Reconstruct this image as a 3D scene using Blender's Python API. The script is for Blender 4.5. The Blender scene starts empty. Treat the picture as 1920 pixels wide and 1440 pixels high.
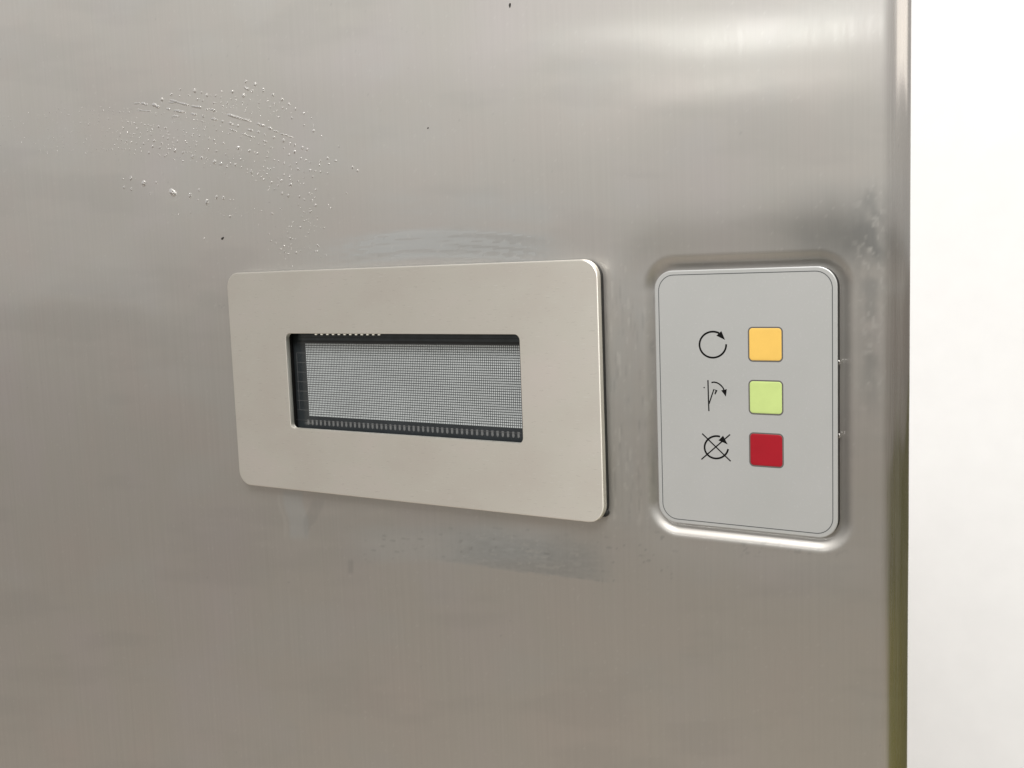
import bpy, math, random
import numpy as np
from mathutils import Matrix, Vector

scene = bpy.context.scene
COL = scene.collection
MM = 0.001                                  # everything is measured in millimetres

# ------------------------------------------------------------------ camera
CF = 1979.2                                 # focal length in pixels of a 1920 wide picture
CC = np.array([373.54, -349.88, 98.55])
CR = np.array([[0.8495056574, 0.5263506607, -0.0359877746],
               [0.0281558227, -0.1133465353, -0.9931564895],
               [-0.5268276641, 0.8426787911, -0.1111083588]])
cam_d = bpy.data.cameras.new('camera')
cam = bpy.data.objects.new('camera', cam_d)
COL.objects.link(cam)
cam_d.sensor_width = 36.0
cam_d.lens = CF / 1920 * 36.0
cam_d.clip_start = 0.01
cam_d.clip_end = 200.0
M = Matrix.Identity(4)
for k in range(3):
    M[k][0] = CR[0][k]
    M[k][1] = -CR[1][k]
    M[k][2] = -CR[2][k]
    M[k][3] = CC[k] * MM
cam.matrix_world = M
scene.camera = cam
scene.render.resolution_x, scene.render.resolution_y = 1024, 768

# ------------------------------------------------------------------ light
world = bpy.data.worlds.new("World")
scene.world = world
world.use_nodes = True
bg = world.node_tree.nodes['Background']
bg.inputs[0].default_value = (1.0, 0.965, 0.925, 1)
bg.inputs[1].default_value = 0.475


def area(name, loc, target, sx, sy, power, color):
    d = bpy.data.lights.new(name, 'AREA')
    d.shape = 'RECTANGLE'
    d.size, d.size_y = sx, sy
    d.energy = power
    d.color = color
    o = bpy.data.objects.new(name, d)
    COL.objects.link(o)
    o.location = loc
    o.rotation_euler = (Vector(target) - Vector(loc)).to_track_quat('-Z', 'Y').to_euler()
    return o


TGT = (0.15, 0, 0.08)
area('ceiling_lamp_near', (-0.86, -3.45, 0.895), TGT, 0.56, 0.06, 2.9, (0.97, 1.0, 0.98))
area('ceiling_lamp_far', (-1.22, -4.00, 0.80), TGT, 0.22, 0.045, 1.2, (1.0, 0.985, 0.94))
area('ceiling_light_overhead', (0.7, -1.75, 2.1), TGT, 1.6, 1.2, 100.0, (1.0, 0.985, 0.95))
area('added_light_right', (3.2, -0.6, 0.88), (0.3, 0, 0.1), 4.2, 0.6, 9.5, (1.0, 0.93, 0.85))  # wide warm area light, added for the pale reflection in the rolled edge

scene.view_settings.view_transform = 'Standard'
scene.view_settings.look = 'None'
scene.view_settings.exposure = 0.0
scene.view_settings.gamma = 1.0

# ------------------------------------------------------------------ helpers
rng = random.Random(5)
NP = np.random.RandomState(11)


def at(px, py, Y=0.0):
    """point of the plane y = Y (mm) measured at a photo pixel"""
    d = CR.T @ np.array([(px - 960) / CF, (py - 720) / CF, 1.0])
    t = (Y - CC[1]) / d[1]
    return CC + t * d


def new_obj(name, me, mat=None, parent=None, loc=(0, 0, 0)):
    o = bpy.data.objects.new(name, me)
    COL.objects.link(o)
    o.location = [c * MM for c in loc]
    if parent is not None:
        o.parent = parent
    if mat is not None and me is not None and len(me.materials) == 0:
        me.materials.append(mat)
    return o


def thing(name, loc, label, cat, group=None):
    o = new_obj(name, None, loc=loc)
    o.empty_display_size = 0.01
    o['label'], o['category'] = label, cat
    if group:
        o['group'] = group
    return o


def tag(o, label=None, cat=None, group=None, kind=None):
    if label: o['label'] = label
    if cat: o['category'] = cat
    if group: o['group'] = group
    if kind: o['kind'] = kind
    return o


def mesh(name, verts, faces, smooth=None, org=(0, 0, 0)):
    me = bpy.data.meshes.new(name)
    v = (np.array(verts, float) - np.array(org)) * MM
    me.from_pydata(v.tolist(), [], faces)
    if smooth is not None:
        me.polygons.foreach_set('use_smooth', [True] * len(me.polygons))
        nrm = np.empty(len(me.polygons) * 3)
        me.polygons.foreach_get('normal', nrm)
        if smooth < 3.1:
            me.set_sharp_from_angle(angle=smooth)
        flat = np.abs(nrm[1::3]) > 0.9999               # big front faces stay flat beside their rounded edges
        for p in np.nonzero(flat)[0]:
            me.polygons[int(p)].use_smooth = False
    me.update()
    return me


def rrect(x0, x1, z0, z1, r, n=10):
    pts = []
    for cx, cz, a0 in ((x1 - r, z1 - r, 0), (x0 + r, z1 - r, 90), (x0 + r, z0 + r, 180), (x1 - r, z0 + r, 270)):
        for k in range(n + 1):
            a = math.radians(a0 + 90 * k / n)
            pts.append((cx + r * math.cos(a), cz + r * math.sin(a)))
    return pts


def loft(loops, cap0=False, cap1=False):
    """loops: lists of equal length of (x,y,z)"""
    V, F = [], []
    n = len(loops[0])
    for L in loops:
        V += L
    for i in range(len(loops) - 1):
        for k in range(n):
            a, b = i * n + k, i * n + (k + 1) % n
            F.append((a, b, b + n, a + n))
    if cap0: F.append(tuple(range(n))[::-1])
    if cap1: F.append(tuple(range((len(loops) - 1) * n, len(loops) * n)))
    return V, F


def lp(rect, inset, y, n=10):
    x0, x1, z0, z1, r = rect
    return [(x, y, z) for x, z in rrect(x0 + inset, x1 - inset, z0 + inset, z1 - inset, max(r - inset, 0.05), n)]


def add_uv(me):
    """u along x, v along z: gives the brushed grain its direction"""
    uv = me.uv_layers.new(name='grain')
    n = len(me.loops)
    li = np.empty(n, np.int32)
    me.loops.foreach_get('vertex_index', li)
    co = np.empty(len(me.vertices) * 3)
    me.vertices.foreach_get('co', co)
    co = co.reshape(-1, 3)[li]
    uv.data.foreach_set('uv', np.column_stack([co[:, 0], co[:, 2]]).ravel())


def vnoise(x, y, seed):
    """smooth value noise, arrays in, 0..1 out"""
    r = np.random.RandomState(seed).rand(256, 256)
    xi, yi = np.floor(x).astype(int), np.floor(y).astype(int)
    fx, fy = x - xi, y - yi
    fx, fy = fx * fx * (3 - 2 * fx), fy * fy * (3 - 2 * fy)
    g = lambda a, b: r[a % 256, b % 256]
    return (g(xi, yi) * (1 - fx) + g(xi + 1, yi) * fx) * (1 - fy) + (g(xi, yi + 1) * (1 - fx) + g(xi + 1, yi + 1) * fx) * fy


def fbm(x, y, seed, o=4):
    s, a, t = 0, 1.0, 0
    for k in range(o):
        s = s + a * vnoise(x * 2 ** k, y * 2 ** k, seed + k)
        t += a
        a *= 0.55
    return s / t


def sst(a, b, x):
    t = np.clip((x - a) / (b - a), 0, 1)
    return t * t * (3 - 2 * t)


# ------------------------------------------------------------------ materials
class NT:
    def __init__(s, name):
        s.m = bpy.data.materials.new(name)
        s.m.use_nodes = True
        s.t = s.m.node_tree
        s.b = s.t.nodes['Principled BSDF']
        s.out = s.t.nodes['Material Output']

    def n(s, typ, **kw):
        nd = s.t.nodes.new(typ)
        for k, v in kw.items():
            setattr(nd, k, v)
        return nd

    def l(s, a, b):
        s.t.links.new(a, b)

    def noise(s, scale3, scale=1.0, detail=3.0, rough=0.55):
        tc = s.n('ShaderNodeTexCoord')
        mp = s.n('ShaderNodeMapping')
        mp.inputs['Scale'].default_value = scale3
        nz = s.n('ShaderNodeTexNoise')
        nz.inputs['Scale'].default_value = scale
        nz.inputs['Detail'].default_value = detail
        nz.inputs['Roughness'].default_value = rough
        s.l(tc.outputs['Object'], mp.inputs['Vector'])
        s.l(mp.outputs[0], nz.inputs['Vector'])
        return nz.outputs['Fac']

    def ramp(s, fac, stops):
        r = s.n('ShaderNodeValToRGB')
        e = r.color_ramp.elements
        e[0].position, e[0].color = stops[0][0], (*stops[0][1], 1)
        e[1].position, e[1].color = stops[-1][0], (*stops[-1][1], 1)
        for p, c in stops[1:-1]:
            q = e.new(p)
            q.color = (*c, 1)
        s.l(fac, r.inputs[0])
        return r.outputs[0]

    def math(s, op, a, b, clamp=False):
        m = s.n('ShaderNodeMath', operation=op, use_clamp=clamp)
        for i, v in enumerate((a, b)):
            if isinstance(v, (int, float)): m.inputs[i].default_value = v
            else: s.l(v, m.inputs[i])
        return m.outputs[0]

    def mix(s, fac, a, b, typ='MIX'):
        m = s.n('ShaderNodeMix', data_type='RGBA', blend_type=typ)
        for i, v in ((0, fac), (6, a), (7, b)):
            if isinstance(v, (int, float)): m.inputs[i].default_value = v
            elif isinstance(v, tuple): m.inputs[i].default_value = (*v, 1)
            else: s.l(v, m.inputs[i])
        return m.outputs[2]

    def bump(s, h, strength, dist, normal=None):
        b = s.n('ShaderNodeBump')
        b.inputs['Strength'].default_value = strength
        b.inputs['Distance'].default_value = dist
        s.l(h, b.inputs['Height'])
        if normal: s.l(normal, b.inputs['Normal'])
        return b.outputs[0]


def simple(name, col, rough=0.5, metal=0.0, spec=0.5, var=0.0, scale=600):
    t = NT(name)
    t.b.inputs['Roughness'].default_value = rough
    t.b.inputs['Metallic'].default_value = metal
    t.b.inputs['Specular IOR Level'].default_value = spec
    if var:
        f = t.noise((1, 1, 1), scale)
        t.l(t.ramp(f, [(0.3, tuple(c * (1 - var) for c in col)), (0.7, tuple(min(1, c * (1 + var)) for c in col))]), t.b.inputs['Base Color'])
    else:
        t.b.inputs['Base Color'].default_value = (*col, 1)
    return t.m


def mat_panel():
    t = NT('brushed_steel_panel')
    at_ = t.n('ShaderNodeAttribute', attribute_name='wear_reflection')
    sep = t.n('ShaderNodeSeparateColor')
    t.l(at_.outputs['Color'], sep.inputs[0])
    film, dark, pale = sep.outputs[0], sep.outputs[1], sep.outputs[2]
    grain = t.noise((2100, 1, 22), 1.0, 4.0, 0.65)          # vertical brushing
    speck = t.noise((1, 1, 1), 900, 2.0)
    blot = t.noise((1, 1, 1), 14, 3.0)
    base = t.ramp(blot, [(0.25, (0.650, 0.612, 0.585)), (0.5, (0.632, 0.615, 0.585)), (0.75, (0.650, 0.619, 0.609))])
    base = t.mix(t.math('MULTIPLY', t.math('SUBTRACT', grain, 0.35, True), 0.22), base, (0.70, 0.67, 0.63))
    base = t.mix(t.math('MULTIPLY', film, 0.75), base, (0.56, 0.585, 0.595))
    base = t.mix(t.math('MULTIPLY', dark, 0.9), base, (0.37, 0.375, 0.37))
    base = t.mix(t.math('MULTIPLY', pale, 0.7), base, (0.80, 0.79, 0.76))
    n1 = t.bump(grain, 0.32, 0.00006)
    n1 = t.bump(speck, 0.05, 0.00003, n1)
    tg = t.n('ShaderNodeTangent', direction_type='UV_MAP', uv_map='grain')
    b = t.b
    b.inputs['Metallic'].default_value = 1
    t.l(base, b.inputs['Base Color'])
    t.l(t.math('ADD', 0.52, t.math('MULTIPLY', film, 0.10)), b.inputs['Roughness'])
    b.inputs['Anisotropic'].default_value = 0.5
    t.l(n1, b.inputs['Normal'])
    t.l(tg.outputs[0], b.inputs['Tangent'])
    b2 = t.n('ShaderNodeBsdfPrincipled')
    b2.inputs['Metallic'].default_value = 1
    t.l(base, b2.inputs['Base Color'])
    t.l(t.math('ADD', 0.175, t.math('MULTIPLY', film, 0.12)), b2.inputs['Roughness'])
    b2.inputs['Anisotropic'].default_value = 0.92
    t.l(n1, b2.inputs['Normal'])
    t.l(tg.outputs[0], b2.inputs['Tangent'])
    mx = t.n('ShaderNodeMixShader')
    g2 = t.noise((520, 1, 9), 1.0, 5.0, 0.7)
    mixf = t.math('ADD', 0.13, t.math('MULTIPLY', at_.outputs['Alpha'], 0.62))
    t.l(t.math('MULTIPLY', mixf, t.math('ADD', 0.45, t.math('MULTIPLY', g2, 1.1)), True), mx.inputs[0])
    t.l(b.outputs[0], mx.inputs[1])
    t.l(b2.outputs[0], mx.inputs[2])
    t.l(mx.outputs[0], t.out.inputs['Surface'])
    return t.m


def mat_bezel():
    t = NT('satin_bezel_steel')
    grain = t.noise((30, 1, 900), 1.0, 3.0, 0.6)           # horizontal brushing
    blot = t.noise((1, 1, 1.6), 22, 3.0)
    scr = t.noise((260, 1, 2200), 1.0, 2.0, 0.5)
    base = t.ramp(blot, [(0.3, (0.84, 0.805, 0.745)), (0.52, (0.87, 0.85, 0.785)), (0.72, (0.90, 0.86, 0.81))])
    base = t.mix(t.math('MULTIPLY', t.math('GREATER_THAN', scr, 0.67), 0.22), base, (0.50, 0.48, 0.44))
    base = t.mix(t.math('MULTIPLY', t.math('LESS_THAN', scr, 0.33), 0.45), base, (0.97, 0.96, 0.92))
    b = t.b
    b.inputs['Metallic'].default_value = 0.93
    t.l(base, b.inputs['Base Color'])
    b.inputs['Roughness'].default_value = 0.46
    b.inputs['Anisotropic'].default_value = 0.7
    b.inputs['Anisotropic Rotation'].default_value = 0.25
    tg = t.n('ShaderNodeTangent', direction_type='UV_MAP', uv_map='grain')
    t.l(tg.outputs[0], b.inputs['Tangent'])
    t.l(t.bump(grain, 0.22, 0.00006), b.inputs['Normal'])
    return t.m


def mat_face():
    t = NT('silver_grey_membrane')
    sp = t.noise((1, 1, 1), 1500, 2.0)
    bl = t.noise((1, 1, 1), 30, 3.0)
    c = t.ramp(bl, [(0.3, (0.46, 0.47, 0.465)), (0.7, (0.485, 0.49, 0.49))])
    c = t.mix(t.math('MULTIPLY', t.math('GREATER_THAN', sp, 0.66), 0.18), c, (0.62, 0.63, 0.63))
    t.l(c, t.b.inputs['Base Color'])
    t.b.inputs['Roughness'].default_value = 0.42
    t.b.inputs['Metallic'].default_value = 0.35
    t.l(t.bump(sp, 0.12, 0.00004), t.b.inputs['Normal'])
    return t.m


def mat_water():
    t = NT('water')
    t.b.inputs['Base Color'].default_value = (1, 1, 1, 1)
    t.b.inputs['Roughness'].default_value = 0.02
    t.b.inputs['IOR'].default_value = 0.75
    t.b.inputs['Transmission Weight'].default_value = 1.0
    return t.m


m_panel, m_bezel, m_face, m_water = mat_panel(), mat_bezel(), mat_face(), mat_water()
m_black = simple('black_rubber', (0.012, 0.012, 0.012), 0.55, var=0.3)
m_house = simple('black_plastic_housing', (0.009, 0.009, 0.010), 0.6)
m_lcd = simple('dark_display_glass', (0.022, 0.026, 0.029), 0.28, var=0.15, scale=90)
m_strip = simple('blue_grey_display_edge', (0.045, 0.055, 0.064), 0.35, var=0.2, scale=200)
m_pixel = simple('pale_pixel_cell', (0.42, 0.445, 0.455), 0.5, var=0.05, scale=60)
m_pad = simple('grey_contact_metal', (0.115, 0.118, 0.12), 0.5, var=0.15)
m_track = simple('faint_track', (0.085, 0.085, 0.088), 0.5)
m_tab = simple('pale_plastic_tab', (0.62, 0.60, 0.54), 0.5, var=0.1)
m_ink = simple('black_ink', (0.004, 0.004, 0.004), 0.6, spec=0.12, var=0.2)
m_line = simple('grey_border_ink', (0.075, 0.082, 0.086), 0.5)
m_rim = simple('grey_button_rim', (0.105, 0.10, 0.095), 0.5)
m_speck = simple('black_dirt', (0.02, 0.018, 0.015), 0.8)


def mat_button(name, c):
    t = NT(name)
    f = t.noise((1, 1, 1), 120, 3.0)
    t.l(t.ramp(f, [(0.3, tuple(v * 0.95 for v in c)), (0.7, tuple(min(1, v * 1.04) for v in c))]), t.b.inputs['Base Color'])
    t.b.inputs['Roughness'].default_value = 0.4
    t.b.inputs['Specular IOR Level'].default_value = 0.3
    t.l(t.bump(t.noise((1, 1, 1), 1500, 2.0), 0.1, 0.00004), t.b.inputs['Normal'])
    return t.m


# ------------------------------------------------------------------ the steel panel (one pressed sheet)
PY = 4.6                                      # plane of the sheet; the faces of bezel and keypad stand at y = 0
KP = (214.51, 280.29, 2.16, 94.86, 7.0)           # keypad outline
EDGE = 293.6                                  # where the sheet starts to roll back
STEP = 0.8


def sdf(x, z, rect, grow=0.0):
    x0, x1, z0, z1, r = rect
    r = r + grow
    cx, cz = (x0 + x1) / 2, (z0 + z1) / 2
    qx = np.abs(x - cx) - ((x1 - x0) / 2 + grow - r)
    qz = np.abs(z - cz) - ((z1 - z0) / 2 + grow - r)
    return np.hypot(np.maximum(qx, 0), np.maximum(qz, 0)) + np.minimum(np.maximum(qx, qz), 0) - r


def relief(x, z):
    d = sdf(x, z, KP, 0.35)
    lip = 1.7 * (1 - sst(0.1, 5.0, d))                       # pressed recess round the keypad
    dish = 1.0 * np.exp(-(np.maximum(d, 0) / 14.0) ** 2)    # the sheet is drawn in around it
    wave = 0.75 * (fbm(x / 95.0 + 9, z / 62.0 + 3, 40, 2) - 0.5)
    return PY + lip + dish + wave


def project(x, y, z):
    q = np.stack([x - CC[0], y - CC[1], z - CC[2]], -1) @ CR.T
    return 960 + CF * q[..., 0] / q[..., 2], 720 + CF * q[..., 1] / q[..., 2]


def wear_reflection_maps(x, z):
    """films, stains, scuffs and one painted dark reflection, measured on the sheet (u, v: photo pixels of that spot on the sheet)"""
    u, v = project(x, np.full_like(x, PY), z)
    film = np.zeros_like(u); dark = np.zeros_like(u); pale = np.zeros_like(u)
    # wiped arc above the display
    vc = 428 + 0.00042 * (u - 850) ** 2
    s = v - vc
    m = sst(540, 760, u) * (1 - sst(930, 1090, u)) * sst(-12, 16, s) * (1 - sst(30, 75, s))
    st = fbm(u / 190, s / 3.4, 3, 4)
    film += m * (0.6 + 0.95 * sst(0.35, 0.75, st))
    pale += 0.15 * m * sst(0.62, 0.78, st)
    dark += 0.34 * m * sst(0.45, 0.75, 1 - st)
    m = sst(640, 760, u) * (1 - sst(1010, 1180, u)) * sst(340, 380, v) * (1 - sst(405, 430, v))
    film += 0.55 * m * fbm(u / 90, v / 22, 8, 4)
    # broad cool haze over the upper middle and right
    film += 0.30 * sst(560, 900, u) * sst(300, 460, v) * (1 - sst(470, 520, v)) * fbm(u / 160, v / 60, 12)
    # scuffed strip between display and keypad
    m = sst(1120, 1150, u) * (1 - sst(1222, 1250, u)) * sst(440, 520, v) * (1 - sst(960, 1010, v))
    st = fbm(u / 3.2, v / 45, 21, 3)
    film += 0.5 * m * fbm(u / 20, v / 80, 22)
    pale += 0.65 * m * sst(0.60, 0.78, st) * sst(0.4, 0.65, fbm(u / 9, v / 14, 23))
    dark += 0.30 * m * sst(0.62, 0.8, fbm(u / 3.5, v / 50, 25, 3))
    # dark blotched stain up the right side
    m = np.exp(-((u - 1632) / (26 + 8 * np.sin(v / 60.0))) ** 2) * sst(318, 360, v) * (1 - sst(700, 830, v))
    bl = fbm(u / 22, v / 34, 31, 4)
    dark += 0.55 * m * sst(0.22, 0.70, bl)
    pale += 0.6 * m * sst(0.66, 0.76, fbm(u / 9, v / 12, 33, 2))
    m = np.exp(-((u - 1575) / 100) ** 2) * sst(320, 445, v) * (1 - sst(462, 515, v))  # soft dark reflection above right of the keypad, painted into the steel colour
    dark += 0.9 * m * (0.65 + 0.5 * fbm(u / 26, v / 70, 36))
    # wiped film with a sharp lower edge under the display
    edge = 1061 + (u - 900) * 0.128
    m = sst(780, 930, u) * (1 - sst(1085, 1172, u + 14 * fbm(u / 9, v / 9, 52, 2) - 7)) * sst(-95, -35, v - edge) * (1 - sst(-2.5, 2.5, v - edge + 4 * fbm(u / 12, v / 40, 53, 2) - 2))
    st = fbm(u / 30, v / 2.6, 51, 4)
    dark += m * (0.46 + 0.8 * (st - 0.5))
    pale += 0.45 * m * sst(0.63, 0.76, st)
    film += 0.5 * m
    # loose dashes right of it
    m = sst(1080, 1160, u) * (1 - sst(1240, 1290, u)) * sst(985, 1010, v) * (1 - sst(1085, 1112, v))
    dark += 0.5 * m * sst(0.74, 0.82, fbm(u / 10, v / 3.4, 55, 2))
    m = sst(620, 720, u) * (1 - sst(1000, 1100, u)) * sst(975, 1000, v) * (1 - sst(1040, 1065, v))
    dark += 0.4 * m * sst(0.74, 0.84, fbm(u / 18, v / 3.0, 58, 2))
    film += 0.45 * m
    # two dried runs under the lower left corner of the display
    c = 525 + 12 * sst(935, 985, v)
    m = (1 - sst(14, 22, np.abs(u - c - 24))) * sst(916, 925, v) * (1 - sst(1000, 1018, v))
    film += 0.55 * m
    ln = np.exp(-((u - c + 2) / 3.0) ** 2) * sst(922, 935, v) * (1 - sst(1000, 1015, v))
    pale += 0.35 * ln
    c = 596 - 22 * sst(935, 1000, v)
    m = (1 - sst(8, 16, np.abs(u - c) + 10 * sst(970, 1006, v))) * sst(930, 945, v) * (1 - sst(1000, 1008, v))
    dark += 0.22 * m
    m = (1 - sst(3, 7, np.abs(u - 657))) * sst(1045, 1055, v) * (1 - sst(1072, 1078, v))
    dark += 0.3 * m
    # scuffs and drips round the keypad
    m = sst(1360, 1400, u) * (1 - sst(1560, 1600, u)) * sst(1010, 1022, v) * (1 - sst(1034, 1050, v))
    dark += 0.4 * m * sst(0.66, 0.76, fbm(u / 7, v / 6, 61, 2))
    # faint general blotches and specks
    film += 0.16 * sst(0.5, 0.75, fbm(u / 120, v / 90, 70))
    dark += 0.10 * sst(0.52, 0.72, fbm(u / 220, v / 60, 74)) + 0.35 * sst(0.965, 0.985, vnoise(u / 3.0, v / 3.0, 76)) * sst(0.6, 0.75, vnoise(u / 60, v / 60, 77))
    pale += 0.35 * sst(0.93, 0.97, vnoise(u / 3.0, v / 3.0, 78))
    return np.clip(np.stack([film, dark, pale], -1), 0, 1)


xs = np.arange(-262.0, EDGE, STEP)
S = np.linspace(0, 1, 60)                     # arc length along the rolled edge; curvature grows from nothing
th = np.radians(170) * S ** 1.45
ds = 17.6 / 59
ax = np.concatenate([[0], np.cumsum(np.cos((th[1:] + th[:-1]) / 2)) * ds])
ay = np.concatenate([[0], np.cumsum(np.sin((th[1:] + th[:-1]) / 2)) * ds])
X = np.concatenate([xs, EDGE + ax])
YO = np.concatenate([np.zeros(len(xs)), ay])
Z = np.arange(-240.0, 290.0, STEP)
gx, gz = np.meshgrid(X, Z, indexing='ij')
gy = relief(np.minimum(gx, EDGE), gz) + YO[:, None]
nx, nz = gx.shape
idx = np.arange(nx * nz).reshape(nx, nz)
quads = np.stack([idx[:-1, :-1], idx[1:, :-1], idx[1:, 1:], idx[:-1, 1:]], -1).reshape(-1, 4)
cx, cz = gx.ravel()[quads].mean(1), gz.ravel()[quads].mean(1)
keep = ~((cx > 24) & (cx < 170) & (cz > 18) & (cz < 83))      # cut-out behind the display bezel
quads = quads[keep]
me = bpy.data.meshes.new('steel_panel')
me.vertices.add(nx * nz)
me.vertices.foreach_set('co', (np.stack([gx, gy, gz], -1).reshape(-1) * MM).astype(np.float32))
me.loops.add(len(quads) * 4)
me.loops.foreach_set('vertex_index', quads.reshape(-1).astype(np.int32))
me.polygons.add(len(quads))
me.polygons.foreach_set('loop_start', np.arange(0, len(quads) * 4, 4, dtype=np.int32))
me.polygons.foreach_set('use_smooth', np.ones(len(quads), bool))
me.update(calc_edges=True)
me.validate()
add_uv(me)
wm = wear_reflection_maps(gx.ravel(), gz.ravel())
ca = me.color_attributes.new('wear_reflection', 'FLOAT_COLOR', 'POINT')
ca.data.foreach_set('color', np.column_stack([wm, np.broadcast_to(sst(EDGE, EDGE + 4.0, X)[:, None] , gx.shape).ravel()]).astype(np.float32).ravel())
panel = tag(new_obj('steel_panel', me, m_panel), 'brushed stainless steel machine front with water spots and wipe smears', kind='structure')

# ------------------------------------------------------------------ ground and wall, away from the machine
t = NT('brown_floor')
f = t.noise((1, 1, 1), 1.6, 5.0)
t.l(t.ramp(f, [(0.3, (0.365, 0.327, 0.29)), (0.7, (0.43, 0.388, 0.347))]), t.b.inputs['Base Color'])
t.b.inputs['Roughness'].default_value = 0.7
g = mesh('floor', [(-60000, -60000, -1050), (60000, -60000, -1050), (60000, 60000, -1050), (-60000, 60000, -1050)], [(0, 1, 2, 3)])
tag(new_obj('floor', g, t.m), 'brown floor the machine stands over', kind='structure')
t = NT('olive_grass')
f = t.noise((1, 1, 1), 2.5, 6.0)
t.l(t.ramp(f, [(0.3, (0.10, 0.105, 0.012)), (0.7, (0.17, 0.145, 0.022))]), t.b.inputs['Base Color'])
t.b.inputs['Roughness'].default_value = 0.9
g = mesh('lawn', [(800, -5000, -1044), (6600, -5000, -1044), (6600, 9000, -1044), (800, 9000, -1044)], [(0, 1, 2, 3)])
tag(new_obj('lawn', g, t.m), 'olive green ground to the right of the machine', kind='structure')
t = NT('white_wall_paint')
f = t.noise((1, 1, 1), 30, 4.0)
t.l(t.ramp(f, [(0.3, (0.88, 0.885, 0.90)), (0.7, (0.91, 0.915, 0.93))]), t.b.inputs['Base Color'])
t.b.inputs['Roughness'].default_value = 0.7
w = mesh('wall', [(-700, 600, -1050), (470, 600, -1050), (470, 600, 1700), (-700, 600, 1700),
                  (-700, 720, -1050), (470, 720, -1050), (470, 720, 1700), (-700, 720, 1700)],
         [(0, 1, 2, 3), (5, 4, 7, 6), (1, 5, 6, 2), (4, 0, 3, 7), (3, 2, 6, 7), (4, 5, 1, 0)])
tag(new_obj('wall', w, t.m), 'plain white wall behind the right edge of the steel', kind='structure')

# ------------------------------------------------------------------ display unit
DX, DZ = 96.9, 50.0
D0 = (DX, PY, DZ)
disp = thing('display_unit', D0, 'blank display screen in a pale satin metal bezel with rounded corners', 'display')
PL = (0.0, 193.85, 0.0, 100.0, 7.0)           # bezel plate
WN = (35.32, 158.9, 28.82, 71.95, 2.4)        # its window
TH = 2.3


def dpart(name, V, F, mat, smooth=None, parent=disp, uv=False):
    me = mesh(name, V, F, smooth, D0)
    if uv: add_uv(me)
    return new_obj(name, me, mat, parent)


loops = [lp(WN, 0.0, TH), lp(WN, 0.0, 0.22), lp(WN, -0.07, 0.06), lp(WN, -0.24, 0.0),
         lp(PL, 0.55, 0.0), lp(PL, 0.25, 0.07), lp(PL, 0.07, 0.24), lp(PL, 0.0, 0.55), lp(PL, 0.0, TH), lp(WN, 0.0, TH)]
V, F = loft(loops)
bezel = dpart('bezel', V, F, m_bezel, math.radians(40), uv=True)
GK = (0.3, 193.75, 0.3, 99.7, 6.8)
GW = (33.5, 160.7, 27.0, 73.8, 3.0)
V, F = loft([lp(GW, 0, TH + .02), lp(GK, 0, TH + .02), lp(GK, 0, PY + 0.6), lp(GW, 0, PY + 0.6), lp(GW, 0, TH + .02)])
dpart('gasket', V, F, m_black, math.radians(40))
# rubber foot that shows below the lower right corner
p = at(1132, 962, 3.0)
V, F = loft([[(p[0] + r * math.cos(a), y, p[2] + r * math.sin(a)) for a in np.linspace(0, 2 * math.pi, 16, endpoint=False)]
             for r, y in ((0.7, 2.4), (1.35, 2.6), (1.6, 3.2), (1.6, 4.8))], cap0=True)
dpart('rubber_foot', V, F, m_black, math.radians(60))
# housing: four black walls behind the window and a back
HY = 7.0
hx0, hx1, hz0, hz1 = 33.0, 161.2, 26.5, 74.3
V = [(x, y, z) for y in (TH + .05, HY) for x, z in ((hx0, hz0), (hx1, hz0), (hx1, hz1), (hx0, hz1))]
F = [(0, 1, 5, 4), (1, 2, 6, 5), (2, 3, 7, 6), (3, 0, 4, 7), (4, 5, 6, 7)]
dpart('housing', V, F, m_house)
LY = 6.0                                      # face of the display glass
sx0, sx1, sz0, sz1 = 34.0, 160.4, 27.2, 73.6


def box(x0, x1, y0, y1, z0, z1):
    V = [(x, y, z) for x in (x0, x1) for y in (y0, y1) for z in (z0, z1)]
    F = [(0, 1, 3, 2), (4, 6, 7, 5), (0, 4, 5, 1), (2, 3, 7, 6), (0, 2, 6, 4), (1, 5, 7, 3)]
    return V, F


V, F = box(sx0, sx1, LY, LY + 0.6, sz0, sz1)
screen = dpart('display_glass', V, F, m_lcd)
# stepped strip along the top of the glass
for k, (a, b, yy) in enumerate(((68.5, 69.6, .10), (69.9, 71.3, .22), (71.6, 73.4, .34))):
    V, F = box(37.5, 160.2, LY - yy, LY - 0.002, a, b)
    dpart('edge_strip', V, F, m_strip, parent=screen)
# dot matrix: 122 x 32 raised cells, too small to pick apart
gx0, gx1, gz0, gz1 = 41.4, 156.2, 33.75, 67.2
nxp, nzp = 122, 32
dx, dz = (gx1 - gx0) / nxp, (gz1 - gz0) / nzp
V, F = [], []
for i in range(nxp):
    for j in range(nzp):
        x0, x1 = gx0 + dx * (i + 0.14), gx0 + dx * (i + 0.86)
        z0, z1 = gz0 + dz * (j + 0.14), gz0 + dz * (j + 0.86)
        n = len(V)
        e = 0.04
        V += [(x0, LY - .003, z0), (x1, LY - .003, z0), (x1, LY - .003, z1), (x0, LY - .003, z1),
              (x0 + e, LY - .05, z0 + e), (x1 - e, LY - .05, z0 + e), (x1 - e, LY - .05, z1 - e), (x0 + e, LY - .05, z1 - e)]
        F += [(n + 4, n + 5, n + 6, n + 7), (n, n + 1, n + 5, n + 4), (n + 1, n + 2, n + 6, n + 5), (n + 2, n + 3, n + 7, n + 6), (n + 3, n, n + 4, n + 7)]
tag(dpart('pixel_grid', V, F, m_pixel, parent=screen), kind='stuff')
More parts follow.
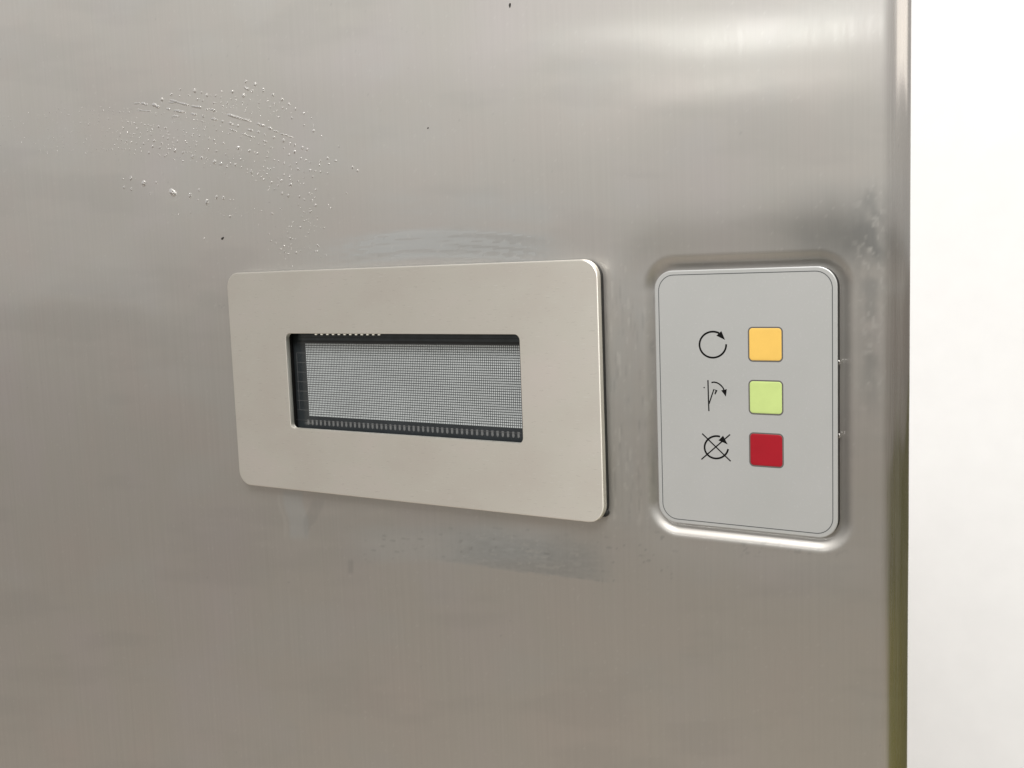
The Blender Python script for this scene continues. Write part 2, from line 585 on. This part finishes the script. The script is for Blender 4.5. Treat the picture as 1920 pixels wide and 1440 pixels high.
# thin pale outline round the dots
V, F = [], []
for a in ((41.05, 41.25, 33.5, 67.55), (41.25, 156.6, 67.4, 67.55)):
    v, f = box(a[0], a[1], LY - .04, LY - .003, a[2], a[3])
    F += [tuple(i + len(V) for i in q) for q in f]
    V += v
dpart('grid_outline', V, F, m_track, parent=screen)
# contact pads along the bottom: straight top, round lower end
pad = None
p0, p1 = at(578.5, 790.5, LY), at(972.5, 814.5, LY)
NPAD = 46
pw, ph = 0.66, 0.92
pv = [(-pw, ph), (pw, ph)] + [(pw * math.cos(a), -ph + pw * math.sin(a)) for a in np.linspace(0, -math.pi, 7)]
nn = len(pv)
V = [(x, 0.0, z) for x, z in pv] + [(x * .86, -0.12, z * .92) for x, z in pv]
F = [tuple(range(nn, 2 * nn))[::-1]] + [(k, (k + 1) % nn, nn + (k + 1) % nn, nn + k) for k in range(nn)]
pad_me = mesh('contact_pad', V, F)
pad_me.materials.append(m_pad)
for k in range(NPAD):
    q = p0 + (p1 - p0) * k / (NPAD - 1)
    o = new_obj('contact_pad', pad_me, None, screen, (q[0] - DX, LY - .003 - PY, q[2] - DZ))
    o.scale.x = 0.88
V, F = box(p0[0] - 8, p1[0] + 1.5, LY - .16, LY - .13, p0[2] + .55, p0[2] + .68)
dpart('track_line', V, F, m_track, parent=screen)
# printed tracks left of the dots
q0, q1 = at(556, 661.5, LY), at(561, 768, LY)
V, F = box(q0[0] - .1, q0[0] + .1, LY - .05, LY - .003, q1[2], q0[2])
dpart('track_line', V, F, m_track, parent=screen)
for py in (643, 661.5, 679.5, 697.5, 715.3, 733, 750.5, 768):
    a, b = at(557, py, LY), at(575, py + 0.5, LY)
    V, F = box(a[0], 41.0, LY - .035, LY - .003, a[2] - .09, a[2] + .09)
    dpart('track_line', V, F, m_track, parent=screen)
# pale teeth hanging into the window at its top edge
tb = [(-.68, 0), (.68, 0), (.56, -.62), (-.56, -.62)]
V = [(x, y, z) for y in (0.0, 0.5) for x, z in tb]
F = [(0, 3, 2, 1), (4, 5, 6, 7), (0, 1, 5, 4), (1, 2, 6, 5), (2, 3, 7, 6), (3, 0, 4, 7)]
tab_me = mesh('tooth', V, F)
tab_me.materials.append(m_tab)
for k in range(12):
    q = at(592 + 10.75 * k, 626.0, 0.35)
    new_obj('tooth', tab_me, None, disp, (q[0] - DX, 0.35 - PY, WN[3] - DZ + 0.02))

# ------------------------------------------------------------------ keypad
KX, KZ = (KP[0] + KP[1]) / 2, (KP[2] + KP[3]) / 2
KY = 4.2                                      # plane of the keypad face
K0 = (KX, PY + 2.0, KZ)
KORG = (KX, PY + 2.0 - KY, KZ)
pad_t = thing('keypad', K0, 'silver grey keypad with yellow, green and red square buttons set in the steel', 'keypad')


def kpart(name, V, F, mat, smooth=None, parent=pad_t):
    return new_obj(name, mesh(name, V, F, smooth, KORG), mat, parent)


V, F = loft([lp(KP, 0.25, 0.46), lp(KP, 0.12, 0.62), lp(KP, 0.12, 3.6)], cap0=True)
kpart('body', V, F, m_black, math.radians(40))
V, F = loft([lp(KP, 0.42, 0.0), lp(KP, 0.2, 0.05), lp(KP, 0.06, 0.18), lp(KP, 0.06, 0.45)], cap0=True, cap1=True)
face = kpart('face_plate', V, F, m_face, math.radians(40))
BR = (KP[0] + 1.55, KP[1] - 1.55, KP[2] + 1.45, KP[3] - 1.5, 5.9)
V, F = loft([lp(BR, 0, -.004), lp(BR, 0, -.03), lp(BR, 0.29, -.03), lp(BR, 0.29, -.004)])
kpart('border_line', V, F, m_line)
BX, BS = 249.46, 12.38
for k, (nm, c) in enumerate((('yellow', (0.78, 0.50, 0.12)), ('green', (0.50, 0.62, 0.23)), ('red', (0.33, 0.008, 0.018)))):
    zc = 68.54 - 18.48 * k
    R0 = (BX, BX + BS, zc - BS / 2 + .1, zc + BS / 2 - .1, 1.7)
    V, F = loft([lp(R0, 0.46, -.01), lp(R0, 0.48, -.04), lp(R0, 0.8, -.075), lp(R0, 1.4, -.095), lp(R0, 2.2, -.10)], cap1=True)
    b = kpart('button', V, [f[::-1] for f in F], mat_button(nm + '_button', c), math.radians(60))
    b['label'] = nm + ' square button'
    V, F = loft([lp(R0, 0, -.004), lp(R0, 0.03, -.05), lp(R0, 0.48, -.05), lp(R0, 0.51, -.004)])
    kpart('button_rim', V, F, m_rim, parent=b)


def ribbon(pts, wpx):
    """flat printed stroke on the keypad face, pts in photo pixels"""
    P = [at(*p, KY)[[0, 2]] for p in pts]
    w = wpx / 5.45 / 2 * 1.3
    V, F = [], []
    for i, p in enumerate(P):
        a = P[max(i - 1, 0)]
        b = P[min(i + 1, len(P) - 1)]
        d = (b - a) / np.linalg.norm(b - a)
        k = w
        if 0 < i < len(P) - 1:
            d1 = (P[i] - P[i - 1]) / np.linalg.norm(P[i] - P[i - 1])
            k = w / max(0.5, abs(d @ d1))
        nrm = np.array([-d[1], d[0]]) * k
        for s in (1, -1):
            for y in (-.03, -.004):
                V.append((p[0] + s * nrm[0], y, p[1] + s * nrm[1]))
    for i in range(len(P) - 1):
        a, b = 4 * i, 4 * i + 4
        F += [(a, b, b + 2, a + 2), (a + 1, b + 1, b, a), (a + 2, b + 2, b + 3, a + 3)]
    n = len(V)
    F += [(0, 2, 3, 1), (n - 4, n - 3, n - 1, n - 2)]
    return V, F


def poly(pts, y):
    P = [at(*p, KY) for p in pts]
    n = len(P)
    V = [(p[0], y, p[2]) for p in P] + [(p[0], -.004, p[2]) for p in P]
    F = [tuple(range(n))] + [(k, (k + 1) % n, n + (k + 1) % n, n + k) for k in range(n)]
    return V, F


def join(*parts):
    V, F = [], []
    for v, f in parts:
        F += [tuple(i + len(V) for i in q) for q in f]
        V = V + list(v)
    return V, F


def shift(vf, dy):
    return [(x, y + (dy if y < -.01 else 0), z) for x, y, z in vf[0]], vf[1]


def arcpts(cx, cy, rx, ry, a0, a1, n=40):
    return [(cx + rx * math.cos(math.radians(a)), cy - ry * math.sin(math.radians(a))) for a in np.linspace(a0, a1, n)]


s = kpart('turn_symbol', *ribbon(arcpts(1336.6, 646.2, 25.0, 24.4, 2 - 360 + 360, -298), 2.8), m_ink)
s['label'] = 'black turning circle symbol beside the yellow button'
kpart('arrow_head', *poly([(1352.6, 620.6), (1343.3, 629.4), (1359.4, 637.2)], -.034), m_ink, parent=s)
s = kpart('flap_symbol', *ribbon([(1327.4, 712.8), (1328.2, 741), (1329.2, 770.8)], 2.0), m_ink)
s['label'] = 'black swinging flap symbol beside the green button'
kpart('flap_line', *shift(ribbon([(1329.4, 757.5), (1338.5, 730.0), (1343.5, 732.2), (1340.4, 739.2)], 1.8), -.006), m_ink, parent=s)
kpart('curved_arrow', *ribbon([(1334.0, 717.4), (1337, 716.6), (1340, 716.6), (1344.5, 717.7), (1348.5, 719.9), (1352, 722.8), (1354.8, 725.9), (1356.6, 729), (1357.6, 732)], 2.0), m_ink, parent=s)
kpart('arrow_head', *poly([(1352.3, 731.9), (1361.1, 743.6), (1362.8, 729.6)], -.036), m_ink, parent=s)
kpart('pivot_dot', *poly(arcpts(1320.4, 726.6, 1.4, 1.2, 0, 330, 12), -.03), m_ink, parent=s)
s = kpart('crossed_turn_symbol', *ribbon(arcpts(1343.3, 838.6, 22.2, 21.0, -9, -288), 2.8), m_ink)
s['label'] = 'black crossed out turning circle symbol beside the red button'
kpart('arrow_head', *poly([(1355.8, 816.8), (1347.0, 825.6), (1364.4, 833.2)], -.034), m_ink, parent=s)
kpart('cross_line', *shift(ribbon([(1316.6, 813), (1370, 864.8)], 1.9), -.008), m_ink, parent=s)
kpart('cross_line', *shift(ribbon([(1315.2, 861.3), (1368.9, 814.7)], 1.9), -.012), m_ink, parent=s)

# ------------------------------------------------------------------ water on the steel
# low domes; positions measured on the sheet (x, y in a 4x enlargement of the photo region at 210,120; r there)
DROPS = '''1005 130 9 1075 150 11 1050 203 9 987 235 11 1208 232 9 1275 265 9 1327 300 7 1377 337 7 1438 367 7 1495 407 5 620 200 12 712 232 10
905 207 10 822 207 6 672 215 6 778 238 7 575 233 5 443 228 9 510 190 6 505 238 6 373 265 11 640 265 7 680 272 7 765 293 7 740 235 5 815 252 5 818 288 6 865 293 7
895 265 5 930 272 5 833 315 6 888 327 5 910 318 5 1035 265 6 1103 290 6 980 287 4 1170 278 4 1220 297 7 1185 323 6 1280 327 7 1232 350 4 1250 398 6 1348 406 6 1000 357 5
1438 460 4 1510 500 8 1515 458 4 1570 540 4 1700 620 5 1215 550 9 1285 573 10 1145 530 7 830 430 9 945 462 8 685 392 8 425 337 8 1335 597 6 1370 608 7 1425 628 9 1462 640 8
1368 658 10 1325 680 6 1415 708 7 1450 720 6 1483 738 6 1382 743 6 1335 763 6 1290 745 6 1250 730 5 1215 718 5 1287 630 5 1190 627 4 1148 610 5 1103 597 4 1168 658 4 1168 697 5
947 627 11 1030 650 9 1070 660 6 1090 672 8 838 593 7 767 570 7 730 560 7 657 538 6 608 525 6 785 495 6 705 472 5 785 653 7 723 640 6 630 612 5 855 678 5 965 715 6 968 550 4 875 522 4
472 648 11 532 665 8 605 693 11 672 703 9 708 707 6 770 733 12 820 747 10 862 770 7 890 745 6 927 755 8 968 773 6 1015 790 5 1095 823 6 1137 865 6 1115 850 5 1195 888 7
1268 875 8 1245 910 6 1340 905 11 1395 877 5 1217 938 5 1275 968 8 1322 987 9 1405 995 7 1443 1018 5 1480 970 6 1527 940 6 1440 895 4 1290 830 6 1245 858 5 1185 787 6 1135 770 5
1393 787 7 1440 810 5 1485 797 8 1522 802 6 1562 807 6 1503 845 6 1328 847 5 1555 758 6 1615 707 8 1675 725 7 1625 748 5 1560 728 4 1803 775 7 1842 800 7 1757 968 5 1615 820 4
1525 1060 8 1620 1057 5 1640 1080 4 1485 1107 8 1395 1055 5 1200 1120 7 1180 1035 5 1120 1102 4 1538 1145 5 1440 1175 4 1265 1085 4 1413 1225 6 1343 1220 5 1337 1308 7 1230 1340 5
1192 1325 4 1175 1273 4 1318 1263 4 1292 1365 7 1343 1352 5 1295 1407 6 1260 1385 5 1382 1415 7 1412 1400 5 1543 1358 6 1538 1405 6 1480 1422 5 1590 1230 4 1605 1432 5 1320 1425 5
245 455 6 270 455 5 347 470 7 400 480 7 165 440 5 115 435 5 218 445 5 75 430 4 535 500 6 490 490 4 560 515 5 110 577 8 143 585 6 180 595 6 235 598 7 68 570 6 35 567 5 303 617 9
355 627 7 433 638 6 460 610 6 372 593 8 312 575 8 270 573 5 417 558 7 380 545 6 292 530 6 212 518 6 112 515 7 135 548 5 205 550 5 60 520 5 35 500 5 83 480 4 182 482 4 155 525 4
265 500 4 490 578 7 560 593 5 635 585 4 275 665 8 393 690 7 357 685 5 462 710 5 530 728 5 45 632 4 130 640 5 172 648 5 218 655 4 75 635 4 95 637 4 690 1307 6 885 1143 8 840 1140 4
970 1140 4 590 1115 5 500 1128 4 88 925 9 143 938 9 330 888 8 285 970 6 82 862 6 915 1020 4 885 1018 4 645 1018 5'''
DROPS = np.array(DROPS.split(), float).reshape(-1, 3)
MPX = 1 / 3.35                                # mm per photo pixel there


def dome_mesh(name, seed):
    r = random.Random(seed)
    ns, nr = 14, 5
    V = [(0, -0.78, 0)]
    wob = [1 + r.uniform(-.12, .12) for _ in range(ns)]
    wob = [(wob[k] + wob[k - 1] + wob[(k + 1) % ns]) / 3 for k in range(ns)]
    for j in range(1, nr + 1):
        a = j / nr * math.pi / 2
        for k in range(ns):
            b = 2 * math.pi * k / ns
            q = math.sin(a) * wob[k]
            sag = -0.14 * (1 - math.sin(b)) * (0.4 if math.sin(b) > 0 else 1) * math.sin(a) * .5
            V.append((q * math.cos(b), -0.78 * math.cos(a), q * math.sin(b) + sag))
    F = [(0, 1 + (k + 1) % ns, 1 + k) for k in range(ns)]
    for j in range(nr - 1):
        for k in range(ns):
            a, b = 1 + j * ns + k, 1 + j * ns + (k + 1) % ns
            F.append((a, b, b + ns, a + ns))
    me = mesh(name, V, [f[::-1] for f in F], math.radians(70))
    me.materials.append(m_water)
    return me


domes = [dome_mesh('water_drop', k) for k in range(6)]
SURF = -0.02                                  # the drops sit a hair into the sheet


def zoomed(x, y):
    p = at(210 + x / 4, 120 + y / 4, PY)
    y0 = float(relief(np.array([p[0]]), np.array([p[2]]))[0])
    return (p[0], y0 - SURF, p[2])


def drop(x, y, r, label, group=None, sx=1.0, sz=1.0, rot=0.0, name='water_drop'):
    o = new_obj(name, rng.choice(domes), None, None, zoomed(x, y))
    rad = max(r / 4 * MPX * 1.02, 0.38)
    o.scale = (rad * sx, rad * 0.8, rad * sz)
    o.rotation_euler = (0, rot, 0)
    return tag(o, label, 'water drop', group)


for x, y, r in DROPS:
    q = rng.uniform(0.9, 1.15)
    if y > 1200:
        lab, gr = 'small round water drop close above the top left corner of the display', 'small water drops close above the display'
    elif y > 820 and x < 1060:
        lab, gr = 'small water drop in the loose row below the sprayed arc', 'small water drops in the row below the arc'
    elif x > 380 and y < 262 + 0.235 * (x - 430):
        lab, gr = 'small round water drop on the upper fringe of the sprayed arc, above the streaks', 'small water drops above the streaks'
    elif x < 760:
        lab, gr = 'small water drop in the dense left rows of the arc, below the streaks', 'small water drops in the left rows'
    else:
        lab, gr = 'small round water drop in the right hand spread of the arc, below the streaks', 'small water drops in the right hand spread'
    drop(x, y, r, lab, gr, 1 / q * 1.05, q, rng.uniform(-.3, .3))
for x, y, r, sx, sz, rot, lab in (
        (456, 962, 22, 1.55, 0.85, 0.62, 'largest water drop, a slanted pear shape, under the sprayed arc'),
        (238, 893, 18, 1.05, 1.05, 0, 'big round water drop left of the slanted pear shaped one'),
        (140, 858, 10, 0.9, 1.45, 0, 'tall narrow water drop at upper left of the big round one'),
        (585, 985, 10, 0.9, 1.75, 0, 'tall water drop with a pointed top right of the slanted pear shaped one'),
        (712, 1035, 12, 0.95, 1.5, 0, 'tall water drop hanging lowest in the row below the sprayed arc'),
        (785, 998, 9, 1.0, 1.5, 0, 'upright water drop just right of the lowest hanging tall one'),
        (835, 1005, 10, 1.0, 1.25, -0.3, 'rightmost plump water drop in the row below the sprayed arc'),
        (653, 945, 7, 0.9, 1.5, 0, 'little upright water drop above the lowest hanging tall one'),
        (1135, 195, 9, 0.9, 1.6, 0, 'tall water drop at the top end of the sprayed arc'),
        (1045, 808, 9, 0.85, 1.6, 0, 'tall water drop among round ones in the lower sprayed arc')):
    drop(x, y, r, lab, None, sx, sz, rot)

STREAKS = ((430, 268, 580, 312, 8), (420, 287, 480, 290, 6), (595, 315, 672, 328, 9), (740, 340, 775, 352, 9), (700, 340, 720, 342, 5), (860, 377, 1045, 432, 9),
           (1090, 447, 1145, 466, 9), (1170, 475, 1200, 490, 8), (1210, 498, 1250, 512, 4), (1260, 520, 1360, 552, 3), (300, 300, 355, 325, 13), (215, 290, 265, 308, 8),
           (160, 296, 210, 293, 4), (460, 347, 555, 362, 9), (590, 370, 635, 383, 8), (405, 333, 435, 340, 7), (745, 408, 795, 422, 8), (878, 440, 915, 458, 8),
           (1015, 488, 1058, 502, 7), (1090, 505, 1110, 515, 8), (975, 523, 1075, 555, 4), (880, 485, 940, 510, 3), (1130, 572, 1165, 587, 6), (990, 170, 1028, 195, 9),
           (190, 345, 290, 355, 3), (450, 390, 510, 395, 3))
for k, (x0, y0, x1, y1, w) in enumerate(STREAKS):
    a, b = np.array(zoomed(x0, y0)), np.array(zoomed(x1, y1))
    d = b - a
    L = np.linalg.norm(d[[0, 2]])
    ux, uz = d[0] / L, d[2] / L
    rad = max(w / 4 * MPX * 0.85, 0.34)
    ctr = (a + b) / 2
    n, V, F = 22, [], []
    r2 = random.Random(k)
    ph1, ph2 = r2.uniform(0, 6), r2.uniform(0, 6)
    for i in range(n + 1):
        s = -1 + 2 * i / n
        e = math.sqrt(max(0, 1 - abs(s) ** (6 if L > 5 * rad else 2.6)))
        wd = rad * e * (1.0 + 0.14 * math.sin(3.1 * s + ph1) + 0.05 * math.sin(9 * s + ph2)) + 0.01
        off = 0.12 * rad * math.sin(5 * s + ph2)
        for j in range(9):
            t_ = math.pi * j / 8
            c, h = wd * math.cos(t_) + off, 0.6 * wd * math.sin(t_)
            V.append((ux * s * L / 2 - uz * c, -h, uz * s * L / 2 + ux * c))
    for i in range(n):
        for j in range(8):
            p, q = i * 9 + j, i * 9 + j + 1
            F.append((p, q, q + 9, p + 9))
    F += [tuple(range(9))[::-1], tuple(range(n * 9, n * 9 + 9))]
    me = mesh('water_streak', V, F, math.radians(60))
    o = new_obj('water_streak', me, m_water, None, tuple(ctr))
    special = {5: 'long straight water streak in the middle of the sprayed arc', 10: 'short thick water streak at the left of the sprayed arc',
               0: 'long water streak heading the topmost row of the sprayed arc', 13: 'thick water streak in the second row of the sprayed arc',
               23: 'slanted water streak among the topmost drops of the spray'}
    if k in special:
        tag(o, special[k], 'water streak')
    else:
        if w <= 4:
            tag(o, 'hair thin water streak along the sprayed arc of drops', 'water streak', 'hair thin water streaks')
        elif y0 > 325 + 0.25 * (x0 - 400) or x0 > 1000:
            tag(o, 'short bead-like water streak in the second row or the right end of the arc', 'water streak', 'short streaks of the second row and right end')
        else:
            tag(o, 'short water streak in the top row of the sprayed arc', 'water streak', 'short streaks of the top row')

for py, lab in ((679, 'tiny water drop on the right edge of the keypad, level with yellow button'),
                (817, 'tiny water drop on the right edge of the keypad, level with red button')):
    p = at(1574, py, KY + 1.2)
    o = new_obj('water_drop', domes[0], None, None, (KP[1] - 0.1, KY + 1.2, p[2]))
    o.scale = (0.55, 0.8, 0.75)
    o.rotation_euler = (0, 0, math.radians(70))
    tag(o, lab, 'water drop')

# mist of droplets too fine to pick apart
base_v = np.array([v.co[:] for v in domes[0].vertices]) / MM
base_f = [tuple(p.vertices) for p in domes[0].polygons]
V, F = [], []


def mist(x, y, r):
    c = zoomed(x, y)
    rad = r / 4 * MPX * 1.15
    n = len(V)
    V.extend((base_v * np.array([rad, rad * .8, rad]) + np.array(c)).tolist())
    F.extend(tuple(i + n for i in q) for q in base_f)


for k in range(430):
    row = NP.randint(0, 14)
    x = NP.uniform(-900, 1560) if k % 3 else NP.uniform(-500, 700)
    y = 330 + 26 * row + 0.00016 * np.sign(x) * x * abs(x) + 0.04 * x + NP.normal(0, 5)
    if x > 1150: y += (x - 1150) * .35
    if NP.rand() < 0.18 * (x > 900): continue
    mist(x, y, NP.uniform(1.8, 4.4))
for k in range(70):
    mist(NP.normal(1000, 180), NP.normal(320, 50), NP.uniform(1.6, 3.4))
for k in range(60):
    mist(NP.normal(1370, 110), NP.normal(1320, 90), NP.uniform(1.6, 3.6))
for k in range(50):
    mist(NP.normal(850, 160), NP.normal(1110, 35), NP.uniform(1.4, 2.6))
fm = mesh('water_mist', V, F, math.radians(70))
tag(new_obj('water_mist', fm, m_water), 'mist of fine water droplets between the larger drops on steel', kind='stuff')

# ------------------------------------------------------------------ specks
for px, py, sx, sz, lab in ((417.3, 447, 1.0, .62, 'black dirt speck on the steel left above the display'),
                            (956, 10, .45, .9, 'tiny dark dirt speck at the top of the steel above the display'),
                            (802, 240, .32, .32, 'faint dark dot on the steel between top speck and display')):
    p = at(px, py, PY)
    yy = float(relief(np.array([p[0]]), np.array([p[2]]))[0])
    V, F = loft([[(sx * r * math.cos(a) * (1 + .2 * math.sin(3 * a)), y, sz * r * math.sin(a) + .3 * sx * r * math.cos(a)) for a in np.linspace(0, 2 * math.pi, 12, endpoint=False)]
                 for r, y in ((1, 0), (.8, -.2), (.3, -.3))], cap1=True)
    tag(new_obj('dirt_speck', mesh('dirt_speck', V, F, 1.0), m_speck, None, (p[0], yy - .01, p[2])), lab, 'dirt speck')
